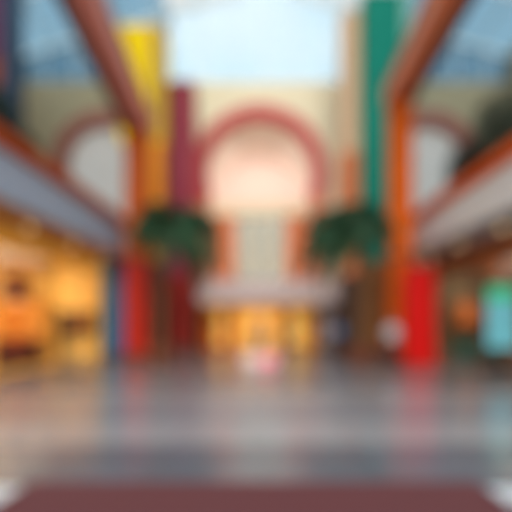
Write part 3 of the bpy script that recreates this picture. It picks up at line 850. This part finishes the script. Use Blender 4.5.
    def shell(name, test, grow, mt):
        b2 = bmesh.new(); b2.from_mesh(body.data); b2.normal_update()
        bmesh.ops.delete(b2, geom=[v for v in b2.verts if not test(v.co)], context='VERTS')
        for _ in range(2): bmesh.ops.smooth_vert(b2, verts=[v for v in b2.verts if v.is_boundary], factor=.5, use_axis_x=True, use_axis_y=True, use_axis_z=True)
        b2.normal_update()
        nv = [(v, v.normal.copy()) for v in b2.verts]
        for v, n_ in nv: v.co += n_ * (grow + .004 * math.sin(v.co.z * 55 + v.co.x * 30))
        m4 = bpy.data.meshes.new(name); b2.to_mesh(m4); b2.free()
        o4 = obj_from(name, m4, M[mt], t)
        sd = o4.modifiers.new('cloth', 'SOLIDIFY'); sd.thickness = .006; sd.offset = -1
        return o4
    shell('shirt', in_shirt, .022, shirt)
    shell('trousers', in_trousers, .015, trouser)
    for k in 'RL':
        an, to = Vector(P['an' + k]), Vector(P['to' + k])
        mbs = MB(); z = to.z
        mbs.ell((an.x, an.y + .005, z + .03), (.056, .068, .066), 14, 8)
        mbs.ell((an.x * .45 + to.x * .55, an.y * .45 + to.y * .55 - .01, z + .016), (.055, .132, .052), 14, 8)
        m3 = remesh(mbs.bm, .009); mbs.bm.free(); obj_from('shoe', m3, M['shoe'], t)
    # hair
    mbh = MB(); mbh.ell((0, .024, 1.675), (.088, .100, .100), 22, 16)
    bmx = mbh.bm
    cut = [v for v in bmx.verts if (v.co.y < -.03 and v.co.z < 1.70) or (v.co.z < (1.58 if not long_hair else 1.0)) or (abs(v.co.x) > .06 and v.co.z < 1.64 and v.co.y < .03)]
    bmesh.ops.delete(bmx, geom=cut, context='VERTS')
    if long_hair:
        mbh.tube([(0, .07, 1.70), (0, .098, 1.58), (0, .098, 1.46), (0, .105, 1.36)], [.07, .078, .074, .03], 14)
    m3 = bpy.data.meshes.new('hair'); bmx.to_mesh(m3); bmx.free()
    h = obj_from('hair', m3, M[hair], t)
    sd = h.modifiers.new('solid', 'SOLIDIFY'); sd.thickness = .008; sd.offset = 0
    return t

person('person in a steel blue shirt and dark trousers standing right of the amber entrance', (3.55, 22.0, 0), 0.3, 'sh_blue', 'tr_dark', 'hair_d', stride=0.10)
person('person in a white shirt and dark trousers beside the red display stand', (4.62, 16.5, 0), -0.4, 'sh_white', 'tr_dark', 'hair_d', stride=0.12, long_sleeve=False)
person('person in charcoal clothes standing before the hung cabinet in the golden shop', (-8.95, 19.7, 0), 0.5, 'sh_dark', 'tr_dark', 'hair_d', stride=0.05)
person('person in a brown jacket walking in front of the amber entrance', (-0.35, 23.4, 0), 2.8, 'sh_brown', 'tr_dark', 'hair_b', stride=0.25, female=True, long_hair=True)
person('person in charcoal top walking right of the pale low block', (1.0, 23.0, 0), 0.2, 'sh_dark', 'tr_blue', 'hair_d', stride=0.22, skin='skin_d')

# ------------------------------------------------------------------ light
def area(name, loc, size, power, col, rot=(0, 0, 0), size_y=None):
    l = bpy.data.lights.new(name, 'AREA'); l.energy = power; l.color = col; l.size = size
    if size_y: l.shape = 'RECTANGLE'; l.size_y = size_y
    o = bpy.data.objects.new(name, l); COL.objects.link(o); o.location = loc; o.rotation_euler = rot
    return o
WARM = (1.0, 0.76, 0.44)
area('shop_light_left', (-11.6, 17.5, 4.35), 4.0, 340, WARM, size_y=6)
area('shop_light_left_front', (-10.5, 11, 4.35), 4.0, 260, WARM, size_y=6)
area('shop_light_right', (11, 18.8, 4.35), 4.5, 260, (1, .8, .6), size_y=3)
area('shop_light_right_front', (10.5, 13, 4.35), 4.0, 200, (1, .8, .6), size_y=6)
area('entrance_light', (AX, 27.8, 2.5), 5.0, 45, WARM, size_y=2.5)
area('passage_light', (AX, 29.5, 12.8), 3.0, 95, (1, .83, .75), size_y=3)

w = bpy.data.worlds.new('sky'); scene.world = w; w.use_nodes = True
nt = w.node_tree; nt.nodes.clear(); L = nt.links
out = nt.nodes.new('ShaderNodeOutputWorld'); bg = nt.nodes.new('ShaderNodeBackground')
tc = nt.nodes.new('ShaderNodeTexCoord'); sp = nt.nodes.new('ShaderNodeSeparateXYZ'); L.new(tc.outputs['Generated'], sp.inputs[0])
cr = nt.nodes.new('ShaderNodeValToRGB'); L.new(sp.outputs['Z'], cr.inputs['Fac'])
e = cr.color_ramp.elements
e[0].position = 0.0; e[0].color = rgb(236, 222, 206)
e[1].position = 1.0; e[1].color = rgb(150, 196, 224)
q = e.new(0.22); q.color = rgb(226, 232, 230)
q = e.new(0.45); q.color = rgb(190, 222, 236)
nz = nt.nodes.new('ShaderNodeTexNoise'); nz.inputs['Scale'].default_value = 2.6; nz.inputs['Detail'].default_value = 7
L.new(tc.outputs['Generated'], nz.inputs['Vector'])
r2 = nt.nodes.new('ShaderNodeValToRGB'); L.new(nz.outputs['Fac'], r2.inputs['Fac'])
r2.color_ramp.elements[0].position = 0.48; r2.color_ramp.elements[1].position = 0.72
mx = nt.nodes.new('ShaderNodeMix'); mx.data_type = 'RGBA'
L.new(r2.outputs['Color'], mx.inputs['Factor']); L.new(cr.outputs['Color'], mx.inputs['A']); mx.inputs['B'].default_value = rgb(218, 234, 241)
L.new(mx.outputs['Result'], bg.inputs['Color']); bg.inputs['Strength'].default_value = 1.06
L.new(bg.outputs[0], out.inputs['Surface'])
sun = bpy.data.lights.new('sun', 'SUN'); sun.energy = 3.2; sun.angle = 0.9; sun.color = (1, .93, .82)
so = bpy.data.objects.new('sun', sun); COL.objects.link(so); so.rotation_euler = (math.radians(52), math.radians(6), 0)

scene.view_settings.view_transform = 'Standard'
scene.view_settings.exposure = 0.25
scene.cycles.max_bounces = 8
scene.cycles.transparent_max_bounces = 12
